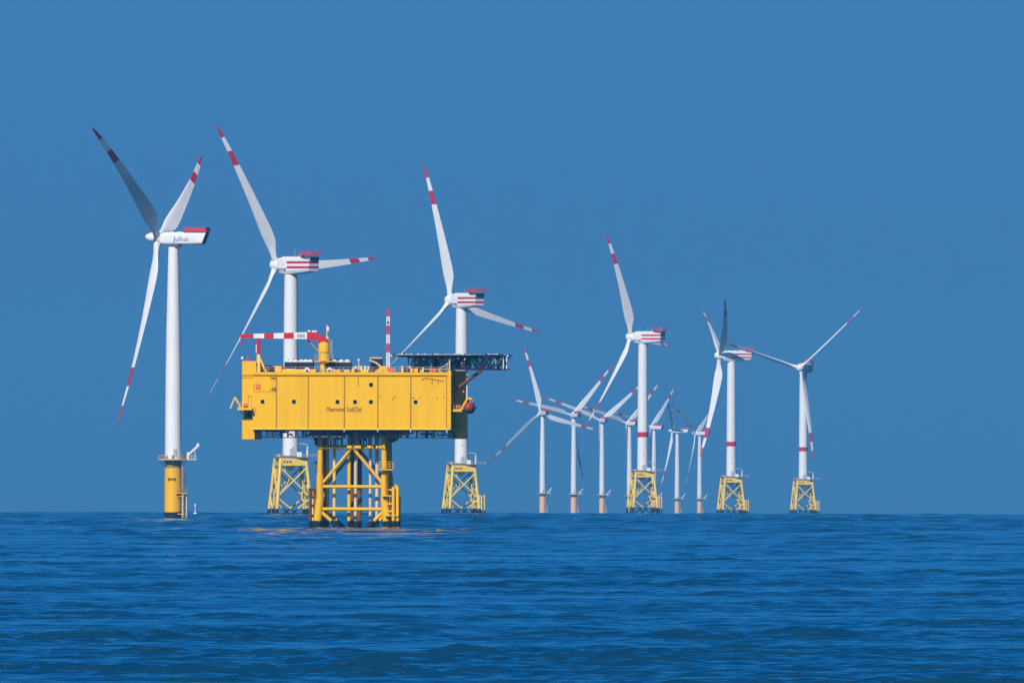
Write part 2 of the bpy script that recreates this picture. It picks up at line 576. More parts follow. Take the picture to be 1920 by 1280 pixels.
# --- six-megawatt jacket type ---------------------------------------------------------------
def meshes_jacket():
    d = {}
    d['hub'] = MB().lathe([(2.2, 2.7), (2.5, 1.4), (2.55, 0), (2.45, -1.1), (2.15, -1.9), (1.6, -2.6), (0.9, -3.05), (0.1, -3.2)][::-1], 'white', n=28, axis='X').mesh("hub", 40)
    mb = MB()
    n = 28
    # x, half width, z top, z bottom  (stripes end where the body narrows)
    secs = [(-5.0, 2.3, 2.3, -2.5), (-4.3, 2.7, 2.7, -3.1), (-2.5, 2.9, 2.9, -3.5), (-1.0, 3.0, 2.95, -3.6), (0.6, 3.0, 3.0, -3.6),
            (9.2, 3.0, 3.0, -2.9), (11.6, 2.9, 2.9, -2.6), (12.0, 2.7, 2.7, -2.4)]
    rings = []
    for x, hw, zt, zb in secs:
        ring = []
        for (cy, cz) in [(-1, .40), (-1, .28), (-1, .13), (-1, -.10), (-1, -.25), (-1, -.38), (-1, -.62), (-.86, -.9), (-.6, -1), (0, -1), (.6, -1), (.86, -.9), (1, -.62), (1, -.38), (1, -.25), (1, -.10), (1, .13), (1, .28), (1, .40), (1, .8), (.9, .95), (.7, 1), (0, 1), (-.7, 1), (-.9, .95), (-1, .8)]:
            z = cz * (zt if cz > 0 else -zb)
            ring.append((x, cy * hw, z))
        rings.append(ring)
    n = len(rings[0])
    for j, (a, b) in enumerate(zip(rings, rings[1:])):
        red = j in (4, 5)
        for i in range(n):
            isred = red and i in (0 + 25, 2 - 2, 0) and False
            mb.add([a[i], a[(i + 1) % n], b[(i + 1) % n], b[i]], [(0, 1, 2, 3)], 'white')
    mb.add(rings[0], [tuple(range(n))], 'white')
    mb.add(rings[-1], [tuple(range(n))], 'white')
    # stripes as thin proud painted panels that wrap round the back end
    for z0, z1 in ((0.55, 1.42), (-1.35, -0.45)):
        for sgn in (-1, 1):
            pts = [(0.6, 3.012), (9.2, 3.012), (11.6, 2.912), (12.012, 2.712)]
            for (xa, ya), (xb, yb) in zip(pts, pts[1:]):
                mb.add([(xa, sgn * ya, z0), (xb, sgn * yb, z0), (xb, sgn * yb, z1), (xa, sgn * ya, z1)], [(0, 1, 2, 3)], 'red')
        mb.add([(12.012, -2.71, z0), (12.012, 2.71, z0), (12.012, 2.71, z1), (12.012, -2.71, z1)], [(0, 1, 2, 3)], 'red')
    mb.box(11.9, 12.5, -2.2, 2.2, 1.7, 2.9, 'navy')
    mb.box(8.2, 11.9, -2.99, 2.99, 2.2, 3.06, 'dgrey')
    for i in range(5):
        mb.box(-4 + i * 1.9, -3.1 + i * 1.9, -0.5, 0.5, 2.85, 3.3, 'white')
    mb.box(5.4, 6.6, -1.2, 1.2, 3.0, 3.9, 'grey')
    mb.bar((3.0, -1, 3), (3.0, -1, 6.3), 0.16, 'grey')
    mb.bar((4.6, 1, 3), (4.6, 1, 5.4), 0.16, 'grey')
    mb.tube((-1.2, -3.1, 0.2), (-1.2, -2.9, 0.2), 0.22, 'dgrey')
    mb.tube((0, 0, -4.3), (0, 0, -3.3), 2.35, 'white', n=24)
    d['nacelle'] = mb.mesh("nacelle", 40)
    hp = MB()
    hp.box(6.6, 13.4, -2.6, 2.6, 3.5, 3.62, 'hoist')
    for y in (-2.6, 2.6):
        hp.rail([(6.6, y, 3.6), (13.4, y, 3.6)], 1.5, 'hoist', w=0.14, step=.75, rows=3)
    for x in (6.6, 13.4):
        hp.rail([(x, -2.6, 3.6), (x, 2.6, 3.6)], 1.5, 'hoist', w=0.14, step=.75, rows=3)
    for x in (8, 11.5):
        hp.bar((x, -2, 2.8), (x, -2, 3.5), 0.2, 'hoist')
        hp.bar((x, 2, 2.8), (x, 2, 3.5), 0.2, 'hoist')
    d['hoist'] = hp.mesh("hoist_platform", 35)
    tw = MB().lathe([(3.0, 22.8, 'white'), (2.95, 30, 'white'), (2.86, 40.8, 'red'), (2.84, 43.6, 'white'), (2.8, 55, 'white'), (2.81, 55.01, 'white'), (2.66, 75, 'white'), (2.67, 75.01, 'white'), (2.5, 91.1, 'white')], 'white', n=44)
    tw.box(-0.2, 0.9, -3.2, -2.9, 23.2, 25.6, 'grey')
    tw.box(0.2, 0.6, -3.05, -2.8, 30.5, 31.0, 'dgrey')
    tw.prism([(0.6, 22.8), (4.0, 22.8), (1.2, 26.2), (0.6, 26.2)], -3.6, -3.1, 'grey')
    d['tower'] = tw.mesh("tower", 40)
    jk = MB()
    T, B = 4.9, 6.95            # half side at top and at the water
    zt, zw, zb = 21.9, 0.0, -14.0
    def leg(sx, sy, z):
        h = B + (T - B) * (z - zw) / (zt - zw)
        return (sx * h, sy * h, z)
    cs = [(-1, -1), (1, -1), (1, 1), (-1, 1)]
    def ptube(p, q, r, n=10):
        """yellow above the splash zone, black below"""
        p, q = Vector(p), Vector(q)
        if p.z < q.z: p, q = q, p
        zc = 2.7
        if q.z >= zc: jk.tube(p, q, r, 'lemon', n=n)
        elif p.z <= zc: jk.tube(p, q, r, 'black', n=n)
        else:
            c = p.lerp(q, (p.z - zc) / (p.z - q.z))
            jk.tube(p, c, r, 'lemon', n=n); jk.tube(c, q, r * 1.04, 'black', n=n)
    for c in cs:
        ptube(leg(*c, zt), leg(*c, zb), 0.62, 14)
    for i in range(4):
        a, b = cs[i], cs[(i + 1) % 4]
        for z0, z1 in ((18.4, 7.4), (6.8, -4.4)):
            ptube(leg(*a, z0), leg(*b, z1), 0.3)
            ptube(leg(*b, z0), leg(*a, z1), 0.3)
        # transition frame: deep plate girders between the leg tops
        p, q = Vector(leg(*a, 20.4)), Vector(leg(*b, 20.4))
        dd = (q - p).normalized(); nn = Vector((-dd.y, dd.x, 0)) * 0.35
        vs = []
        for zz in (19.1, 21.9):
            for w in (p - nn, q - nn, q + nn, p + nn):
                vs.append((w.x, w.y, zz))
        jk.add(vs, [(3, 2, 1, 0), (4, 5, 6, 7), (0, 1, 5, 4), (1, 2, 6, 5), (2, 3, 7, 6), (3, 0, 4, 7)], 'lemon')
        mid = p.lerp(q, .3) - nn * 1.25 if True else None
    jk.lathe([(0.3, 17.2), (1.2, 17.5), (1.7, 18.3), (1.9, 19.6), (3.1, 21.6)], 'lemon', n=20)
    for c in cs:
        jk.tube((0, 0, 20.6), leg(*c, 20.4), 0.7, 'lemon')
    # cable tubes and ladders inside the left side
    for off in (-1.2, 0.2, 1.4):
        ptube((-5.2, off * 2, 18), (-6.9, off * 2, -8), 0.2)
    ptube((4.8, -2.2, 12), (6.2, -2.6, -8), 0.26)
    ptube((4.9, 1.0, 14), (6.2, 1.2, -8), 0.26)
    ptube((-3.9, -3.5, 19), (-1.5, -4.6, 14.2), 0.18)
    ptube((-1.5, -4.6, 14.2), (-2.3, -4.8, 12), 0.18)
    ptube((-2.3, -4.8, 12), (-4.9, -5.3, 9.2), 0.18)
    for k in range(5):
        jk.box(-7.4 + .1 * k, -6.2 + .1 * k, -3 + k, -2.6 + k, 5.4 + k * 1.6, 5.6 + k * 1.6, 'grey')
    jk.box(4.3, 6.6, -4.2, -1.2, 13.6, 13.8, 'dgrey')
    jk.rail([(4.3, -4.2, 13.8), (6.6, -4.2, 13.8), (6.6, -1.2, 13.8)], 1.1, 'dgrey', w=.12, step=.8)
    for s_ in (-1.0, .2, 1.4):
        jk.tube((-2.6 + s_, -5.42, 20.5), (-2.6 + s_, -5.3, 20.5), .45, 'rust')
    d['jacket'] = jk.mesh("jacket", 40)
    dk = MB()
    dk.box(-5.6, 6.8, -5.2, 5.2, 22.0, 22.3, 'rust')
    dk.box(6.8, 10.6, -3.0, 3.0, 22.0, 22.25, 'rust')
    dk.rail([(-5.6, -5.2, 22.3), (6.8, -5.2, 22.3), (6.8, -3, 22.3), (10.6, -3, 22.3), (10.6, 3, 22.3)], 1.1, 'cream', w=.08, step=1.5)
    dk.box(2.8, 4.6, -3.9, -2.9, 22.3, 24.2, 'white')
    dk.box(-4.6, -3.5, -3.9, -2.9, 22.3, 23.3, 'grey')
    dk.box(-2.9, -2.2, -4.3, -3.7, 22.3, 23.2, 'orange')
    d['deck'] = dk.mesh("work_platform", 35)
    cr = MB()
    cr.tube((6.4, -1.5, 22.3), (6.4, -1.5, 25.4), 0.36, 'white')
    cr.box(5.9, 6.9, -2.0, -1.0, 25.4, 26.3, 'grey')
    cr.path([(6.8, -1.5, 26.2), (6.1, -1.5, 27.2), (3.0, -1.5, 27.4)], 0.22, 'grey')
    cr.bar((3.1, -1.5, 27.3), (3.1, -1.5, 26.3), .12, 'dgrey')
    d['crane'] = cr.mesh("deck_crane", 35)
    bl = MB()
    for x, y, h in ((8.3, -4.6, 8.6), (9.4, -4.6, 8.2), (10.6, -3.2, 8.9), (7.4, -1.6, 6.2)):
        bl.tube((x, y, 2.1), (x - .1, y, h), 0.33, 'lemon')
        bl.tube((x, y, -8), (x, y, 2.1), 0.35, 'black')
    for z in (3.4, 5.8, 8.0):
        bl.tube((5.8, -4.6, z), (9.5, -4.6, z), 0.22, 'lemon')
        bl.tube((6.4, -1.0, z), (10.6, -3.2, z), 0.18, 'lemon')
    bl.box(7.6, 9.0, -4.4, -2.0, 8.5, 8.7, 'cream')
    bl.tube((8.0, -4.4, 2.3), (8.0, -4.4, 5.2), 0.42, 'white')
    d['landing'] = bl.mesh("boat_landing", 35)
    return d
JK = meshes_jacket()
HUB_S = 95.1
TEXT_R = text_mesh("lettering", "RWE", 1.5, 'blue', 0.12, width=4.4)

def jacket_turbine(px, hy, s, beta, thetas, label, over=7.2, letters=True, group=None, dp=0.0):
    d = F / s
    p = at(px, hy, d)
    root = obj("wind_turbine", None, None, Matrix.Translation((p.x, p.y, p.z - HUB_S)))
    tag(root, label, "wind turbine", group)
    nac = set_parts(root, HUB_S, beta, over, R(5), thetas, JK['hub'], BL_S, JK['nacelle'], dp)
    obj("hoist_platform", JK['hoist'], nac)
    if letters:
        obj("lettering", TEXT_R, nac, Matrix.Translation((-2.0, -3.0, -1.75)) @ Matrix.Rotation(R(-4), 4, 'Z') @ FRONT)
    obj("tower", JK['tower'], root)
    J = Matrix.Rotation(R(13.3), 4, 'Z')
    obj("jacket", JK['jacket'], root, J)
    obj("work_platform", JK['deck'], root, Matrix.Rotation(R(-5), 4, 'Z'))
    obj("deck_crane", JK['crane'], root)
    obj("boat_landing", JK['landing'], root, Matrix.Rotation(R(-3), 4, 'Z'))
    return root

def tri(a):
    return [R(a), R(a + 120), R(a + 240)]

G1 = "large jacket turbines of the right hand row"
G2 = "small distant monopile turbines near the horizon"
mono_turbine(325.5, 446, 6.1, R(19), tri(64), "nearest turbine on a yellow monopile, plain white tower, Julius on its nacelle, far left", near=True)
jacket_turbine(545.5, 497, 4.94, R(43), tri(-151), "red striped jacket turbine right behind the left end of the yellow platform", group=G1, dp=(R(-8), 0.0, R(-16)))
jacket_turbine(865.5, 563, 4.22, R(48), tri(-134), "red striped jacket turbine whose tower rises behind the helideck of the yellow platform", group=G1, dp=(0.0, 0.0, R(-24)))
jacket_turbine(1205.5, 632, 3.45, R(27), tri(-145), "red striped jacket turbine in clear sky, one blade up, small distant turbines round its foot", group=G1, dp=R(-6))
jacket_turbine(1371.5, 667, 3.12, R(-7), [-t for t in tri(178)], "jacket turbine seen side on, one dark blade standing up in front of its striped nacelle", group=G1)
jacket_turbine(1506.5, 690, 2.87, R(-72), [-t for t in tri(-72)], "rightmost jacket turbine facing the viewer, its two upper blades spread in a wide V", group=G1)
mono_turbine(1017.5, 774, 2.215, R(68), tri(108), "leftmost small distant turbine, a blade up and two blades slanting down", group=G2, dp=R(-27))
mono_turbine(1076, 778, 2.18, R(64), tri(-74), "second small distant turbine from the left, blades reaching left and upper right", group=G2, dp=R(-27))
mono_turbine(1129, 788, 2.06, R(68), tri(54), "third small distant turbine from the left, shallow V of upper blades", group=G2, dp=R(-27))
mono_turbine(1180.5, 793.5, 2.0, R(52), tri(-70), "small distant turbine half hidden behind the left edge of a yellow jacket", group=G2, dp=R(-27))
mono_turbine(1226.5, 801, 1.93, R(40), tri(48), "small distant turbine just right of the fourth striped tower, its foot behind the jacket", group=G2, dp=R(-20))
mono_turbine(1270, 807.5, 1.87, R(4), tri(66), "small distant turbine seen side on, nacelle pointing right, one long blade hanging down", group=G2, dp=R(-8))
mono_turbine(1312, 812, 1.81, R(26), tri(62), "rightmost small distant turbine, just left of the side-on striped turbine", group=G2, dp=R(-8))

# ------------------------------------------------------------------ substation platform
PS = 8.18
PD = F / PS
YAW = R(4.5)
SH = math.tan(YAW)
PO = at(660, 992, PD)
PM = Matrix.Translation(PO) @ Matrix.Rotation(-YAW, 4, 'Z')
plat = obj("offshore_substation", None, None, PM)
tag(plat, "big yellow box platform on a four-legged jacket with a crane and a dark helideck", "platform")
def X(px, y=0.0): return (px - 660) / PS - SH * y
def Zp(py): return (992 - py) / PS
def PB(mb, x0, x1, py0, py1, y0, y1, m, ref=None):
    """box given by photo pixels in x and height, metres in depth"""
    r = y0 if ref is None else ref
    return mb.box(X(x0, r), X(x1, r), y0, y1, Zp(py0), Zp(py1), m)

# hull
hb = MB()
PB(hb, 473, 844, 703, 803, 0, 24, 'yellow')
PB(hb, 472, 846, 697.5, 703, -0.25, 24.2, 'yellow')         # parapet band
PB(hb, 472, 845, 803, 805.2, -0.15, 24.1, 'lemon')          # light bottom lip
for sx in (517, 577, 645, 708, 770):
    PB(hb, sx - 0.9, sx + 0.7, 706, 803, -0.06, 0.1, 'seam')
    PB(hb, sx + 0.9, sx + 1.9, 706, 803, -0.09, 0.1, 'yellow')
PB(hb, 837, 838.2, 703, 803, -0.06, 0.1, 'seam')
PB(hb, 839, 845.5, 694, 803, -0.22, 0.3, 'yellow')          # corner post
PB(hb, 473, 838, 704.2, 705.6, -0.05, 0.1, 'seam')
PB(hb, 474, 511, 706.5, 734, -0.12, 0.1, 'yellow')          # raised louvre panel
for sx in (645, 708, 770, 838):
    hb.tube((X(sx), 0, Zp(805)), (X(sx), 0, Zp(809)), 0.12, 'white')
# small fittings and cable runs
for (ax, ay, bx, by) in ((737, 746, 741, 743), (736, 747, 736, 751), (786, 746, 788, 743), (819, 748, 820, 743), (831, 744, 834, 744), (771, 745, 777, 745), (671, 707, 671, 724), (708, 742, 713, 743), (790, 712, 797, 708), (797, 708, 832, 714), (810, 708, 810, 722), (821, 711, 821, 719)):
    hb.bar((X(ax), -0.08, Zp(ay)), (X(bx), -0.08, Zp(by)), 0.13, 'seam')
part("hull", hb, plat, label="bright yellow slab-sided topside in six panels")
# left end tower, slightly set back
lw = MB()
Y1 = 1.2
PB(lw, 452.5, 479, 677, 704, Y1, 20, 'yellow')
PB(lw, 452.5, 473, 704, 769, Y1, 20, 'yellow')
PB(lw, 452.5, 476, 784, 823.5, Y1, 20, 'yellow')
PB(lw, 470, 474, 769, 784, Y1, 20, 'yellow')
PB(lw, 455, 470, 769, 784, Y1 + 2.5, 20, 'black')  # back of the opening painted black to stand for its deep shade
PB(lw, 451.5, 473.5, 707.5, 708.6, Y1 - .06, 20, 'seam')
lw.bar((X(452, Y1), Y1 - .1, Zp(704)), (X(476, Y1), Y1 - .1, Zp(703)), .12, 'seam')
for (a, b, c, d_) in ((464, 742, 470, 742), (464, 742, 464, 763), (470, 742, 470, 763)):
    lw.bar((X(a, Y1), Y1 - .05, Zp(b)), (X(c, Y1), Y1 - .05, Zp(d_)), .1, 'seam')
part("end_tower", lw, plat)
rw = MB()
Y2 = 10.0
PB(rw, 852, 873.5, 694, 822, Y2, 15, 'yellow')
PB(rw, 843, 852, 694, 806, Y2 + 1.5, 22, 'yellow', ref=Y2)
PB(rw, 847, 853, 694, 822, Y2 - .4, Y2 + 1, 'dgrey', ref=Y2)
part("end_tower", rw, plat)
# windows
for wx, wy in ((491, 753), (550, 753), (632, 753), (665, 753), (695, 753), (695, 721), (779, 753)):
    w = MB()
    PB(w, wx - 4.6, wx + 4.6, wy - 4.6, wy + 4.6, -0.05, 0.05, 'lemon')
    PB(w, wx - 3.6, wx + 3.6, wy - 3.6, wy + 3.6, -0.1, 0.0, 'glass')
    part("window", w, plat)
t = text_mesh("lettering", "Meerwind Süd|Ost", 1.55, 'text', 0.03, width=8.0)
part("lettering", t, plat, Matrix.Translation((X(644.5), -0.07, Zp(767.3))) @ FRONT)
# red and brown signs
for (x0, x1, y0, y1, m) in ((474, 475.5, 720, 730, 'orange'), (479, 487, 720, 730, 'orange')):
    sg = MB(); PB(sg, x0, x1, y0, y1, -0.2, -0.121, m)
    if x1 - x0 > 4:
        PB(sg, x0 + 3.6, x0 + 4.2, y0 + .6, y1 - .6, -0.215, -0.2, 'lemon'); PB(sg, x0 + .6, x1 - .6, (y0 + y1) / 2 - .3, (y0 + y1) / 2 + .3, -0.215, -0.2, 'lemon')
    part("sign", sg, plat)
sg = MB()
for i, (a, b, c, d_) in enumerate(((505, 729, 509, 731), (509, 727, 516, 728.5), (509, 731, 515, 732), (510, 727, 510, 732), (515, 726, 515, 732))):
    sg.bar((X(a), -.16, Zp(b)), (X(c), -.16, Zp(d_)), .16, 'seam')
part("nameplate", sg, plat)
sg = MB()
for i, (a, b, c, d_) in enumerate(((505, 707, 516, 709), (507, 710, 513, 708), (512, 707, 512, 711))):
    sg.bar((X(a), -.16, Zp(b)), (X(c), -.16, Zp(d_)), .16, 'seam')
part("nameplate", sg, plat)

# underdeck: dark girders, pipes and hanging walkways
ud = MB()
rnd = random.Random(3)
PB(ud, 580, 746, 805.3, 815, 1.5, 22, 'navy')
for y in (1.0, 9, 20):
    ud.bar((X(480, y), y, Zp(820)), (X(856, y), y, Zp(820)), 0.18, 'navy')
    ud.bar((X(480, y), y, Zp(806.3)), (X(856, y), y, Zp(806.3)), 0.45, 'navy')
    k = 0
    px = 482
    while px < 856:
        ud.bar((X(px, y), y, Zp(805)), (X(px, y), y, Zp(821)), 0.2 if k % 3 else .42, 'navy')
        if rnd.random() < .6:
            nx = px + rnd.uniform(8, 14)
            ud.bar((X(px, y), y, Zp(806)), (X(nx, y), y, Zp(819)), .14, 'navy')
            if rnd.random() < .5:
                ud.bar((X(px, y), y, Zp(819)), (X(nx, y), y, Zp(806)), .14, 'navy')
        px += rnd.uniform(12, 19)
        k += 1
for i in range(38):
    y = rnd.uniform(1.5, 22); a = rnd.uniform(482, 840); w = rnd.uniform(8, 40); h = rnd.uniform(807, 817)
    if rnd.random() < .6: a = rnd.uniform(570, 740)
    ud.tube((X(a, y), y, Zp(h)), (X(min(852, a + w), y), y, Zp(h)), rnd.uniform(.1, .28), rnd.choice(['navy', 'dgrey', 'navy', 'grey']), n=8)
for i in range(26):
    y = rnd.uniform(1.5, 20); a = rnd.uniform(606, 745)
    PB(ud, a, a + rnd.uniform(2, 6), 812, rnd.uniform(820, 829), y, y + 1, rnd.choice(['navy', 'dgrey', 'navy', 'black']), ref=y)
for i in range(24):
    y = rnd.uniform(4, 18); a = rnd.uniform(608, 714)
    ud.tube((X(a, y), y, Zp(812)), (X(a, y), y, Zp(837)), rnd.uniform(.1, .2), rnd.choice(['dgrey', 'grey', 'navy']), n=6)
for i in range(10):
    a = rnd.uniform(586, 600)
    PB(ud, a - 2, a + 3, 806, 819 + i * 1.8, 4 + i, 5 + i, rnd.choice(['navy', 'dgrey', 'black']), ref=4 + i)
    a = rnd.uniform(728, 742)
    PB(ud, a - 2, a + 4, 806, 818 + i * 1.2, 4 + i, 5 + i, rnd.choice(['navy', 'dgrey', 'rust']), ref=4 + i)
PB(ud, 577, 640, 817, 820, 1.4, 2.4, 'dgrey')
part("underdeck", ud, plat, label="dark tangle of girders and pipes under the yellow hull")

# jacket
YF, YR = 5.0, 19.0
SPL = Zp(976)
def two(mb, p, q, r, m='yellow', n=14):
    p, q = Vector(p), Vector(q)
    if p.z < q.z: p, q = q, p
    if q.z >= SPL: mb.tube(p, q, r, m, n=n)
    elif p.z <= SPL: mb.tube(p, q, r, 'black', n=n)
    else:
        c = p.lerp(q, (p.z - SPL) / (p.z - q.z))
        mb.tube(p, c, r, m, n=n); mb.tube(c, q, r * 1.03, 'black', n=n)
    return mb
for y in (YF, YR):
    for side, xt, xm, xb in ((-1, 600.5, 599, 594), (1, 719.5, 720.5, 726)):
        l_ = MB()
        l_.tube((X(xt, YF if y == YF else YF), y, Zp(812)), (X(xm, YF), y, Zp(890)), 0.62, 'yellow', n=20)
        l_.tube((X(xm, YF), y, Zp(889.9)), (X(xm, YF), y, Zp(936)), 0.8, 'yellow', n=20)
        two(l_, (X(xm, YF), y, Zp(936)), (X(xb - side * 0, YF), y, Zp(982)), 0.95, n=20)
        l_.tube((X(xb, YF), y, Zp(982)), (X(xb + side * 5, YF), y, -14), 0.98, 'black', n=20)
        part("jacket_leg", l_, plat)
br = MB()
for y in (YF, YR):
    q = YF
    for py, r in ((838, .5), (912, .38), (954, .4)):
        two(br, (X(600, q), y, Zp(py)), (X(720, q), y, Zp(py)), r, 'yellow')
    two(br, (X(602, q), y, Zp(908)), (X(658, q), y, Zp(841)), .34)
    two(br, (X(718, q), y, Zp(907)), (X(662, q), y, Zp(841)), .34)
    two(br, (X(601, q), y, Zp(959)), (X(662, q), y, Zp(1012)), .42)
    two(br, (X(719, q), y, Zp(959)), (X(664, q), y, Zp(1012)), .42)
for px in (600, 720):
    for py in (838, 912, 954):
        two(br, (X(px, YF), YF, Zp(py)), (X(px, YF), YR, Zp(py)), .35)
    two(br, (X(px, YF), YF, Zp(954)), (X(px, YF), YR, Zp(912)), .3)
    two(br, (X(px, YF), YR, Zp(912)), (X(px, YF), YF, Zp(840)), .3)
part("brace", br, plat)
for px, y, r, m in ((613, 9, .32, 'cream'), (626, 8, .36, 'lemon'), (654, 7, .42, 'yellow'), (659.5, 16, .45, 'rust'), (666, 8, .38, 'cream'),
                    (673.5, 17, .5, 'rust'), (694, 8, .36, 'cream'), (706.5, 9, .42, 'cream'), (610, 15, .7, 'rust')):
    rs = MB()
    two(rs, (X(px, y), y, Zp(818)), (X(px, y), y, -12), r, m, n=12)
    part("riser", rs, plat)
bl = MB()
for px, y, t0 in ((737.5, 3.4, 912), (745.5, 3.8, 911), (749, 5, 930), (743, 5, 908)):
    two(bl, (X(px, y), y, Zp(t0)), (X(px, y), y, -10), .38 if px < 748 else .3, n=12)
for py, x0, x1 in ((880, 711, 736), (929, 716, 736), (966, 722, 747)):
    PB(bl, x0, x1, py - 1, py + 1, 3.0, 6.2, 'yellow')
bl.rail([(X(711, 3), 3, Zp(879)), (X(736, 3), 3, Zp(879)), (X(736, 3), 6, Zp(879))], 1.7, 'yellow', w=.1, step=.7, rows=3)
for i in range(14):
    bl.bar((X(723, 3.6), 3.6, Zp(884 + i * 3.2)), (X(728, 3.6), 3.6, Zp(884 + i * 3.2)), .09, 'rust')
for px in (723, 728):
    bl.bar((X(px, 3.6), 3.6, Zp(880)), (X(px, 3.6), 3.6, Zp(929)), .12, 'rust')
for py in (918, 944, 958):
    bl.tube((X(726, 4.2), 4.2, Zp(py)), (X(746, 4.2), 4.2, Zp(py)), .22, 'yellow')
bl.tube((X(733.5, 5), 5, Zp(933)), (X(733.5, 5), 5, Zp(974)), .3, 'rust')
part("boat_landing", bl, plat)
bl = MB()
for px, y, m in ((580.5, 9, 'rust'), (585, 9.5, 'lemon'), (590, 9, 'rust'), (586, 13, 'rust')):
    two(bl, (X(px, y), y, Zp(916)), (X(px, y), y, -10), .33, m, n=12)
for py in (916, 930, 946, 965):
    PB(bl, 577, 594, py - 1, py + .8, 8.6, 10.6, 'rust')
bl.rail([(X(577, 8.6), 8.6, Zp(929)), (X(593, 8.6), 8.6, Zp(929))], 1.7, 'rust', w=.1, step=.5, rows=4)
PB(bl, 588, 594, 865, 883, 8.6, 9.2, 'dgrey')
bl.bar((X(590.5, 9), 9, Zp(883)), (X(590.5, 9), 9, Zp(917)), .2, 'dgrey')
part("boat_landing", bl, plat)

# left balcony with davit
bc = MB()
PB(bc, 446, 473, 764.5, 769, -1.8, 1.2, 'yellow', ref=Y1)
bc.bar((X(448, -1), -1, Zp(769)), (X(458, Y1), Y1, Zp(782)), .25, 'lemon')
bc.bar((X(462, -1), -1, Zp(772)), (X(455, Y1), Y1, Zp(779)), .2, 'lemon')
bc.rail([(X(446, -1.8), -1.8, Zp(764)), (X(473, -1.8), -1.8, Zp(764))], 1.1, 'lemon', w=.07, step=1)
part("balcony", bc, plat)
dv = MB()
dv.path([(X(450, -1.5), -1.5, Zp(764)), (X(439.5, -1.5), -1.5, Zp(745)), (X(431, -1.5), -1.5, Zp(766))], .22, 'lemon')
part("davit", dv, plat)
bc = MB()
PB(bc, 844, 866, 766.5, 771, 1.0, 7.0, 'yellow', ref=1)
bc.rail([(X(846, 1), 1, Zp(766)), (X(864, 1), 1, Zp(766))], 1.2, 'rust', w=.08, step=.7)
part("balcony", bc, plat)
for y in (1.2, 6.0):
    dv = MB()
    dv.path([(X(862, 1.2), y, Zp(769)), (X(866, 1.2), y, Zp(765)), (X(877, 1.2), y, Zp(746)), (X(882, 1.2), y, Zp(748))], .26, 'yellow')
    dv.bar((X(882, 1.2), y, Zp(748)), (X(883, 1.2), y, Zp(757)), .14, 'white')
    part("davit", dv, plat)

# roof equipment
def roof(name, label=None, fn=None):
    mb = MB(); fn(mb); return part(name, mb, plat, label=label)
def f(mb):
    mb.rail([(X(480), .2, Zp(697)), (X(843), .2, Zp(697))], 1.1, 'cream', w=.06, step=2.2)
part_rail = roof("railing", None, f)
def f(mb):      # boom rest
    PB(mb, 480, 486, 664, 698, 2, 2.7, 'lemon')
    PB(mb, 479.5, 486.5, 634, 664, 1.95, 2.75, 'red')
    PB(mb, 478, 480, 646, 662, 2.0, 2.4, 'white')
    mb.tube((X(482, 2), 2.3, Zp(664)), (X(497, 2), 2.3, Zp(697)), .25, 'lemon')
    PB(mb, 478, 488, 632.5, 635, 1.8, 2.9, 'red')
roof("boom_rest", None, f)
def f(mb):
    PB(mb, 475, 479, 680, 697, 3, 5, 'rust'); PB(mb, 488, 512, 688, 697, 4, 7, 'dgrey')
    for i in range(20):
        a = 486 + rnd.uniform(0, 40); y = rnd.uniform(2, 7)
        PB(mb, a, a + rnd.uniform(1.5, 5), 697, rnd.uniform(684, 692), y, y + 1, rnd.choice(['rust', 'black', 'navy', 'black', 'rust', 'grey']), ref=y)
    PB(mb, 514, 526, 686, 697, 3, 6, 'yellow'); PB(mb, 489, 504, 684.5, 687, 5, 8, 'navy')
roof("machinery", None, f)
def f(mb):
    mb.bar((X(461), 5, Zp(677)), (X(461), 5, Zp(666)), .35, 'red')
roof("beacon", None, f)
def f(mb):
    mb.tube((X(449), 4, Zp(673)), (X(451), 4, Zp(669)), .3, 'white', n=10); mb.bar((X(449), 4, Zp(675)), (X(454), 4, Zp(677)), .2, 'dgrey')
roof("beacon", None, f)
for x0, x1, w in ((532, 557, 3), (559, 585, 3), (609, 632, 2), (633, 656, 2)):
    def f(mb):
        PB(mb, x0, x1, 679.5, 691, 3, 7, 'navy')
        PB(mb, x0 - 1.5, x1 + .5, 677.6, 679.4, 2.8, 7.2, 'grey')
        for i in range(w):
            a = x0 + (x1 - x0) * (i + .5) / w
            mb.lathe([(.62, Zp(677.6)), (.62, Zp(675.6)), (.45, Zp(674.4)), (.1, Zp(673.6))], 'white', n=14, c=(X(a, 4), 4))
            if (i + int(x0)) % 2:
                PB(mb, a - 6, a - 2.5, 677.6, 673.5, 4.5, 5.5, 'navy', ref=4.5)
        for a in (x0 + 1, x1 - 1):
            mb.bar((X(a, 3), 3, Zp(691)), (X(a, 3), 3, Zp(698)), .3, 'navy')
            mb.bar((X(a, 3), 3, Zp(680)), (X(a, 3), 3, Zp(674.5)), .12, 'grey')
    roof("cooler", None, f)
def f(mb):
    PB(mb, 614, 635, 672.5, 682, 9, 12, 'navy'); PB(mb, 546, 566, 673, 681, 9, 12, 'dgrey')
roof("cabinet", None, f)
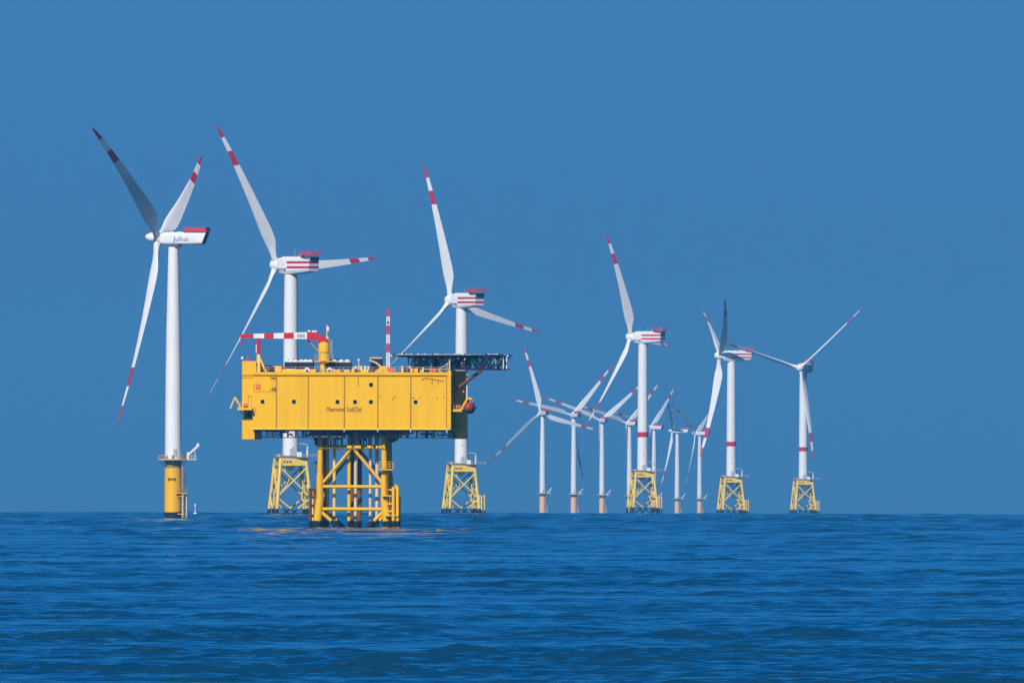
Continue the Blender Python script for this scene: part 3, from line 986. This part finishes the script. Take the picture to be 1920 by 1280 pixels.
def f(mb):
    PB(mb, 528, 592, 692, 698, 2.2, 4, 'yellow'); PB(mb, 604, 694, 693, 698, 2.2, 4, 'yellow')
    for a in (575, 617):
        mb.tube((X(a, 2), 1.6, Zp(694)), (X(a, 2), 2.3, Zp(694)), .62, 'white', n=16)
        mb.tube((X(a, 2), 1.55, Zp(695)), (X(a, 2), 1.7, Zp(695)), .34, 'dgrey', n=12)
    for i in range(26):
        a = rnd.uniform(590, 696); y = rnd.uniform(1, 2)
        PB(mb, a, a + rnd.uniform(1.5, 4), 698, rnd.uniform(690, 695), y, y + .8, rnd.choice(['rust', 'cream', 'yellow', 'dgrey', 'cream']), ref=y)
    for i in range(22):
        a = rnd.uniform(655, 693); y = rnd.uniform(3, 6)
        PB(mb, a, a + rnd.uniform(2, 6), 697, rnd.uniform(685, 691), y, y + .8, rnd.choice(['cream', 'grey', 'rust', 'white', 'cream']), ref=y)
    mb.tube((X(671), 1.5, Zp(698)), (X(671), 1.5, Zp(676)), .12, 'cream'); mb.tube((X(671), 1.5, Zp(676)), (X(671), 1.5, Zp(672.5)), .26, 'white')
roof("pipework", None, f)
def f(mb):
    PB(mb, 694, 715, 672, 697, 3, 6, 'navy'); PB(mb, 692.5, 716, 669.6, 671.9, 2.8, 6.2, 'cream')
roof("container", None, f)
def f(mb):
    mb.path([(X(691), 1.5, Zp(675)), (X(704), 1.5, Zp(680)), (X(714), 1.5, Zp(688))], .22, 'cream')
    mb.prism([(X(700), Zp(697)), (X(714), Zp(686)), (X(722), Zp(686)), (X(728), Zp(697))], 1.0, 2.2, 'yellow')
roof("service_crane", None, f)
def f(mb):
    for i in range(30):
        a = rnd.uniform(728, 838); y = rnd.uniform(1.5, 6)
        PB(mb, a, a + rnd.uniform(2, 7), 697, rnd.uniform(684, 693), y, y + 1, rnd.choice(['navy', 'yellow', 'grey', 'dgrey', 'yellow', 'rust', 'cream', 'white']), ref=y)
    PB(mb, 805, 818, 691, 697, 1.2, 3, 'orange'); PB(mb, 728, 737, 689, 697, 1.2, 3, 'orange')
    PB(mb, 765, 846, 690, 697, 6.5, 9, 'navy')
roof("deck_equipment", None, f)

# crane
CY = 2.3
col = MB()
col.lathe([(.55, Zp(698)), (.62, Zp(680))], 'yellow', n=20, c=(X(604, CY), CY))
col.lathe([(.7, Zp(681)), (1.55, Zp(677)), (1.6, Zp(675.5)), (1.28, Zp(675)), (1.28, Zp(661.2)), (1.34, Zp(661.1), 'seam'), (1.34, Zp(659.8)), (1.3, Zp(659.7)), (1.26, Zp(642)), (1.1, Zp(640)), (.9, Zp(639))], 'yellow', n=24, c=(X(606.5, CY), CY))
col.rail([(X(590, CY), CY - 1.2, Zp(677)), (X(624, CY), CY - 1.2, Zp(677))], 1.7, 'cream', w=.07, step=.9, rows=3)
PB(col, 589, 624, 676.6, 678, CY - 1.3, CY + 1.3, 'yellow', ref=CY)
col.rail([(X(618.5, CY), CY - .5, Zp(662)), (X(622, CY), CY - .5, Zp(662))], 3.0, 'cream', w=.07, step=.4, rows=7)
crane = part("crane", col, plat, label="yellow pedestal crane with a level red and white boom")
bo = MB()
def seg(x0, x1, t0, b0, t1, b1, m):
    bo.prism([(X(x0, CY), Zp(b0)), (X(x1, CY), Zp(b1)), (X(x1, CY), Zp(t1)), (X(x0, CY), Zp(t0))], CY - .55, CY + .55, m)
def yt(x): return 626.6 - (x - 450) * 4.0 / 125
def yb(x): return 633.8 + (x - 450) * 1.6 / 125
for x0, x1, m in ((450, 474, 'boomred'), (474, 494, 'white'), (494, 512, 'boomred'), (512, 531, 'white'), (531, 550, 'boomred'), (550, 575, 'white')):
    seg(x0, x1, yt(x0), yb(x0), yt(x1), yb(x1), m)
bo.prism([(X(x, CY), Zp(z)) for x, z in ((575, 636), (594, 636), (597, 641), (614, 641), (613, 635), (593, 624), (575, 622))], CY - 1.15, CY + 1.15, 'boomred')
PB(bo, 576, 581, 619, 622, CY - .4, CY + .4, 'white', ref=CY); PB(bo, 584, 593, 619.5, 622.5, CY - .4, CY + .4, 'white', ref=CY)
bo.tube((X(575, CY), CY, Zp(637)), (X(598, CY), CY, Zp(661)), .24, 'brown')
bo.tube((X(453, CY), CY - .7, Zp(630.5)), (X(453, CY), CY + .7, Zp(630.5)), .5, 'boomred')
for i, yy in enumerate((626.5, 629, 631.4)):
    PB(bo, 556, 572 - (i % 2), yy, yy + 1.1, CY - .57, CY - .5, 'ink', ref=CY)
part("boom", bo, crane)
hk = MB()
hk.bar((X(451.5, CY), CY, Zp(633)), (X(451.5, CY), CY, Zp(640)), .1, 'dgrey')
hk.box(X(449.5, CY), X(453.5, CY), CY - .25, CY + .25, Zp(645), Zp(640), 'red')
hk.path([(X(451.5, CY), CY, Zp(645)), (X(450.5, CY), CY, Zp(648)), (X(452, CY), CY, Zp(649.5))], .1, 'red')
part("hook", hk, crane)
ms = MB()
ms.tube((X(612, CY), CY, Zp(640)), (X(612, CY), CY, Zp(609)), .16, 'cream')
ms.box(X(610, CY), X(615, CY), CY - .3, CY + .3, Zp(638), Zp(631), 'cream')
ms.tube((X(614, CY), CY, Zp(620)), (X(614, CY), CY, Zp(612)), .3, 'white'); ms.tube((X(614.5, CY), CY, Zp(623)), (X(614.5, CY), CY, Zp(620)), .22, 'orange')
part("mast", ms, crane)

# lattice mast
lm = MB()
def mc(py):
    return 'hoist' if py < 592 or 612 <= py < 626 or 645 <= py < 659 else 'white'
hw = .34
LX, LY = X(727, 3), 3.4
py = 690
while py > 582:
    n_ = py - 4.2
    m_ = mc((py + n_) / 2)
    z0, z1 = Zp(py), Zp(n_)
    cs = [(-hw, -hw), (hw, -hw), (hw, hw), (-hw, hw)]
    for i, c in enumerate(cs):
        e = cs[(i + 1) % 4]
        lm.bar((LX + c[0], LY + c[1], z0), (LX + c[0], LY + c[1], z1), .17, m_)
        lm.bar((LX + c[0], LY + c[1], z0), (LX + e[0], LY + e[1], z1), .11, m_)
        lm.bar((LX + c[0], LY + c[1], z1), (LX + e[0], LY + e[1], z0), .11, m_)
        lm.bar((LX + c[0], LY + c[1], z1), (LX + e[0], LY + e[1], z1), .11, m_)
    py = n_
lm.bar((LX, LY, Zp(583)), (LX, LY, Zp(578)), .16, 'hoist')
lm.box(LX - .5, LX + .5, LY - .5, LY + .5, Zp(697), Zp(690), 'orange')
lm.box(LX - .28, LX + .28, LY - .5, LY - .38, Zp(606), Zp(602), 'dgrey')
part("lattice_mast", lm, plat, label="slender red and white lattice mast")

# helideck
HY = 13.0
HR = (957 - 735) / 2 / PS
HX = (957 + 735) / 2
HS = 0.0 * PS
def hx(px): return X(px, HY)
pad = MB()
n = 8
for r_, z0, z1, m in ((HR, 665.2, 663.8, 'grey'), (HR - 1.3, 668.5, 665.3, 'navy')):
    rr_ = r_ / math.cos(math.pi / 8)
    vs = [(hx(HX) + rr_ * math.cos(math.pi / 8 + i * math.pi / 4), HY + rr_ * math.sin(math.pi / 8 + i * math.pi / 4), z) for z in (Zp(z0), Zp(z1)) for i in range(n)]
    pad.add(vs, [(i, (i + 1) % n, n + (i + 1) % n, n + i) for i in range(n)] + [tuple(range(n))[::-1], tuple(range(n, 2 * n))], m)
for i in range(46):
    px = 738 + i * 4.7
    yy = HY - HR + 0.2 + max(0, (abs(px - HX) / PS - HR * .42))
    if rnd.random() < .6:
        pad.box(hx(px), hx(px + 3.2), yy - .3, yy + .1, Zp(664), Zp(662.6), rnd.choice(['white', 'grey', 'navy']))
pad.box(hx(941), hx(957), HY - 5.9, HY + 5, Zp(667.6), Zp(665.25), 'white')
pad.box(hx(735), hx(750), HY - 5.9, HY + 5, Zp(667.2), Zp(665.25), 'white')
hd = part("helideck", pad, plat, label="flat eight-sided helicopter deck on a dark truss")
tr = MB()
for y, x0, x1 in ((2.5, 772, 925), (6, 765, 945), (11, 765, 951), (16, 765, 951), (21, 775, 951)):
    def q(px): return X(px, y)
    tr.bar((q(x0), y, Zp(669)), (q(x1), y, Zp(669)), .4, 'navy')
    tr.bar((q(max(x0, 790)), y, Zp(691)), (q(x1), y, Zp(691)), .45, 'navy')
    px = x0; k = 0
    while px < x1 - 4:
        w = 13
        nx = min(px + w, x1)
        tr.bar((q(px), y, Zp(669)), (q(px), y, Zp(691)), .26, 'navy')
        tr.bar((q(px), y, Zp(669 if k % 2 else 691)), (q(nx), y, Zp(691 if k % 2 else 669)), .26, 'navy')
        if k % 3 == 1:
            tr.bar((q(px), y, Zp(691 if k % 2 else 669)), (q(nx), y, Zp(669 if k % 2 else 691)), .2, 'navy')
        px = nx; k += 1
for px in range(770, 952, 15):
    tr.bar((X(px, HY), 3, Zp(669.5)), (X(px, HY), 22, Zp(669.5)), .3, 'navy')
    tr.bar((X(px, HY), 6, Zp(691)), (X(px, HY), 21, Zp(691)), .25, 'navy')
tr.box(X(900, 6), X(951, 6), 6, 6.3, Zp(692.5), Zp(689), 'navy')
PB(tr, 838, 864, 672, 690, 8, 9, 'navy', ref=8)
PB(tr, 783, 800, 675, 690, 10, 11, 'navy', ref=10)
PB(tr, 812, 822, 672, 688, 12, 13, 'navy', ref=12)
PB(tr, 872, 880, 672, 690, 12, 13, 'navy', ref=12)
for px in (904, 915, 923, 930, 944, 950):
    tr.bar((X(px, 5), 5, Zp(668)), (X(px, 5), 5, Zp(691)), .2, 'grey' if px < 940 else 'white')
tr.bar((X(824, 1.8), 1.8, Zp(690)), (X(860, 1.8), 1.8, Zp(669)), .2, 'grey')
tr.bar((X(838, 1.8), 1.8, Zp(690)), (X(838, 1.8), 1.8, Zp(669)), .22, 'grey')
tr.bar((X(795, 1.8), 1.8, Zp(691)), (X(845, 1.8), 1.8, Zp(691)), .16, 'grey')
part("truss", tr, hd)
for y in (4.5, 18):
    stt = MB()
    stt.tube((X(846, y), y, Zp(736)), (X(903, y), y, Zp(693)), .36, 'rust')
    part("strut", stt, hd)
stt = MB()
stt.tube((X(843, 1), 1, Zp(697)), (X(843, 1), 1, Zp(669)), .2, 'cream')
part("strut", stt, hd)
stt = MB()
stt.tube((X(875.5, 5), 5, Zp(693)), (X(875.5, 5), 5, Zp(748)), .16, 'white')
part("strut", stt, hd)

# lifeboat (hangs from the davits) and life-raft drums: things of their own
LB = MB()
prof = [(.05, -3.6), (.75, -3.2), (1.15, -2.2), (1.3, 0), (1.15, 2.2), (.75, 3.2), (.05, 3.6)]
n = 16
rings = []
for r_, y in prof:
    rings.append([(r_ * math.cos(2 * math.pi * i / n), y, r_ * 1.12 * math.sin(2 * math.pi * i / n)) for i in range(n)])
for a, b in zip(rings, rings[1:]):
    for i in range(n):
        up = math.sin(2 * math.pi * (i + .5) / n) > -0.05
        LB.add([a[i], a[(i + 1) % n], b[(i + 1) % n], b[i]], [(0, 1, 2, 3)], 'lifered' if up else 'rust')
LB.box(-.55, .55, -1.6, -.2, 1.0, 1.75, 'lifered')
LB.box(-.45, .45, -1.65, -1.55, 1.25, 1.6, 'glass')
for s_ in (-1, 1):
    LB.tube((s_ * 1.25, -2.6, .05), (s_ * 1.25, 2.6, .05), .14, 'ink')
LB.tube((0, -3.5, -.2), (0, -3.9, -.5), .2, 'rust')
lbp = PM @ Vector((X(881, 3.5), 3.5, Zp(763.5)))
lb = obj("lifeboat", None, None, Matrix.Translation(lbp) @ Matrix.Rotation(-YAW, 4, 'Z'))
tag(lb, "small red enclosed lifeboat hanging from the davit at the right end of the yellow platform", "lifeboat")
part("boat_hull", LB, lb)
lr = MB()
lr.tube((-.5, 0, .32), (.5, 0, .32), .31, 'yellow', n=14)
for s_ in (-.3, .3):
    lr.tube((s_ - .04, 0, .32), (s_ + .04, 0, .32), .33, 'ink', n=14)
lr.box(-.45, .45, -.25, .25, 0, .08, 'dgrey')
lrm = lr.mesh("life_raft", 40)
for i, (px, m_) in enumerate(((850, 0), (857, 0))):
    p = PM @ Vector((X(px, 1.8), 1.8, Zp(766.5)))
    o = obj("life_raft", lrm, None, Matrix.Translation(p) @ Matrix.Rotation(-YAW, 4, 'Z') @ Matrix.Scale(1.5, 4))
    tag(o, ["yellow life-raft drum on the right balcony, next to the hull corner", "yellow life-raft drum on the right balcony, nearer the lifeboat"][i], "life raft", "drums on the right balcony")
lr = MB()
lr.tube((-.6, 0, .5), (.6, 0, .5), .48, 'orange', n=14)
lr.box(-.5, .5, -.4, .4, 0, .1, 'dgrey')
for s_ in (-.3, .3):
    lr.tube((s_ - .04, 0, .5), (s_ + .04, 0, .5), .5, 'rust', n=14)
p = PM @ Vector((X(460, -.6), -.6, Zp(764.4)))
o = obj("life_raft", lr.mesh("life_raft", 40), None, Matrix.Translation(p) @ Matrix.Rotation(-YAW, 4, 'Z'))
tag(o, "orange life-raft drum on the small balcony at the left end of the yellow platform", "life raft")

# ------------------------------------------------------------------ marker buoy behind the nearest turbine
bd = 9800.0
bp_ = at(366, 962, bd)
by = obj("marker_buoy", None, None, Matrix.Translation((bp_.x, bp_.y, sea_z(bp_.x, bp_.y))))
tag(by, "tiny white spar buoy on the horizon just right of the yellow monopile", "buoy")
part("float", MB().lathe([(.1, -1), (.75, -.4), (.8, .5), (.5, .9), (.2, 1.1)], 'white', n=16), by)
part("pole", MB().tube((0, 0, 1), (0, 0, 4.2), .12, 'white'), by)
part("topmark", MB().lathe([(.08, 3.2), (.3, 3.4), (.28, 4.2), (.05, 4.6)], 'white', n=12), by)

# ------------------------------------------------------------------ foam where the swell washes the nearest foundations
def foam(cx, cy, rx, ry, seed, label):
    r_ = random.Random(seed)
    mb = MB()
    z0 = sea_z(cx, cy)
    for i in range(90):
        a = r_.uniform(0, 2 * math.pi)
        d_ = 0.75 + abs(r_.gauss(0, .35))
        x, y = rx * d_ * math.cos(a), ry * d_ * math.sin(a)
        w, l_ = r_.uniform(.3, 1.1), r_.uniform(.3, 1.2)
        h = r_.uniform(.12, .42)
        n = 8
        vs = [(x + w * math.cos(2 * math.pi * k / n) * r_.uniform(.7, 1.1), y + l_ * math.sin(2 * math.pi * k / n) * r_.uniform(.7, 1.1), -.2) for k in range(n)]
        vs += [(x + (vx - x) * .55, y + (vy - y) * .55, h) for vx, vy, _ in vs]
        mb.add(vs, [(k, (k + 1) % n, n + (k + 1) % n, n + k) for k in range(n)] + [tuple(range(n, 2 * n))], 'foam')
    o = part("foam", mb, None, Matrix.Translation((cx, cy, z0)))
    tag(o, label, "foam", kind="stuff")
p = at(325.5, 976, F / 6.1)
foam(p.x, p.y - 1.5, 3.8, 3.2, 4, "white foam washing round the foot of the yellow monopile")

# ------------------------------------------------------------------ haze: one closed box of even air round the whole scene
hz = MB().box(-31000, 31000, -1500, 31000, -(29000 ** 2) / (2 * RE) - 12, 165, 'white')
me = bpy.data.meshes.new("haze")
me.from_pydata(hz.v, [], hz.f)
hm = bpy.data.materials.new("haze_air")
hm.use_nodes = True
n, l = hm.node_tree.nodes, hm.node_tree.links
n.clear()
vo = n.new("ShaderNodeVolumePrincipled")
vo.inputs["Color"].default_value = (0.13, 0.50, 0.86, 1)
vo.inputs["Density"].default_value = 2.2e-5
vo.inputs["Anisotropy"].default_value = 0.0
oo = n.new("ShaderNodeOutputMaterial")
l.new(vo.outputs[0], oo.inputs["Volume"])
me.materials.append(hm)
ho = obj("haze", me)
tag(ho, "thin blue sea haze filling the air", "haze", kind="stuff")
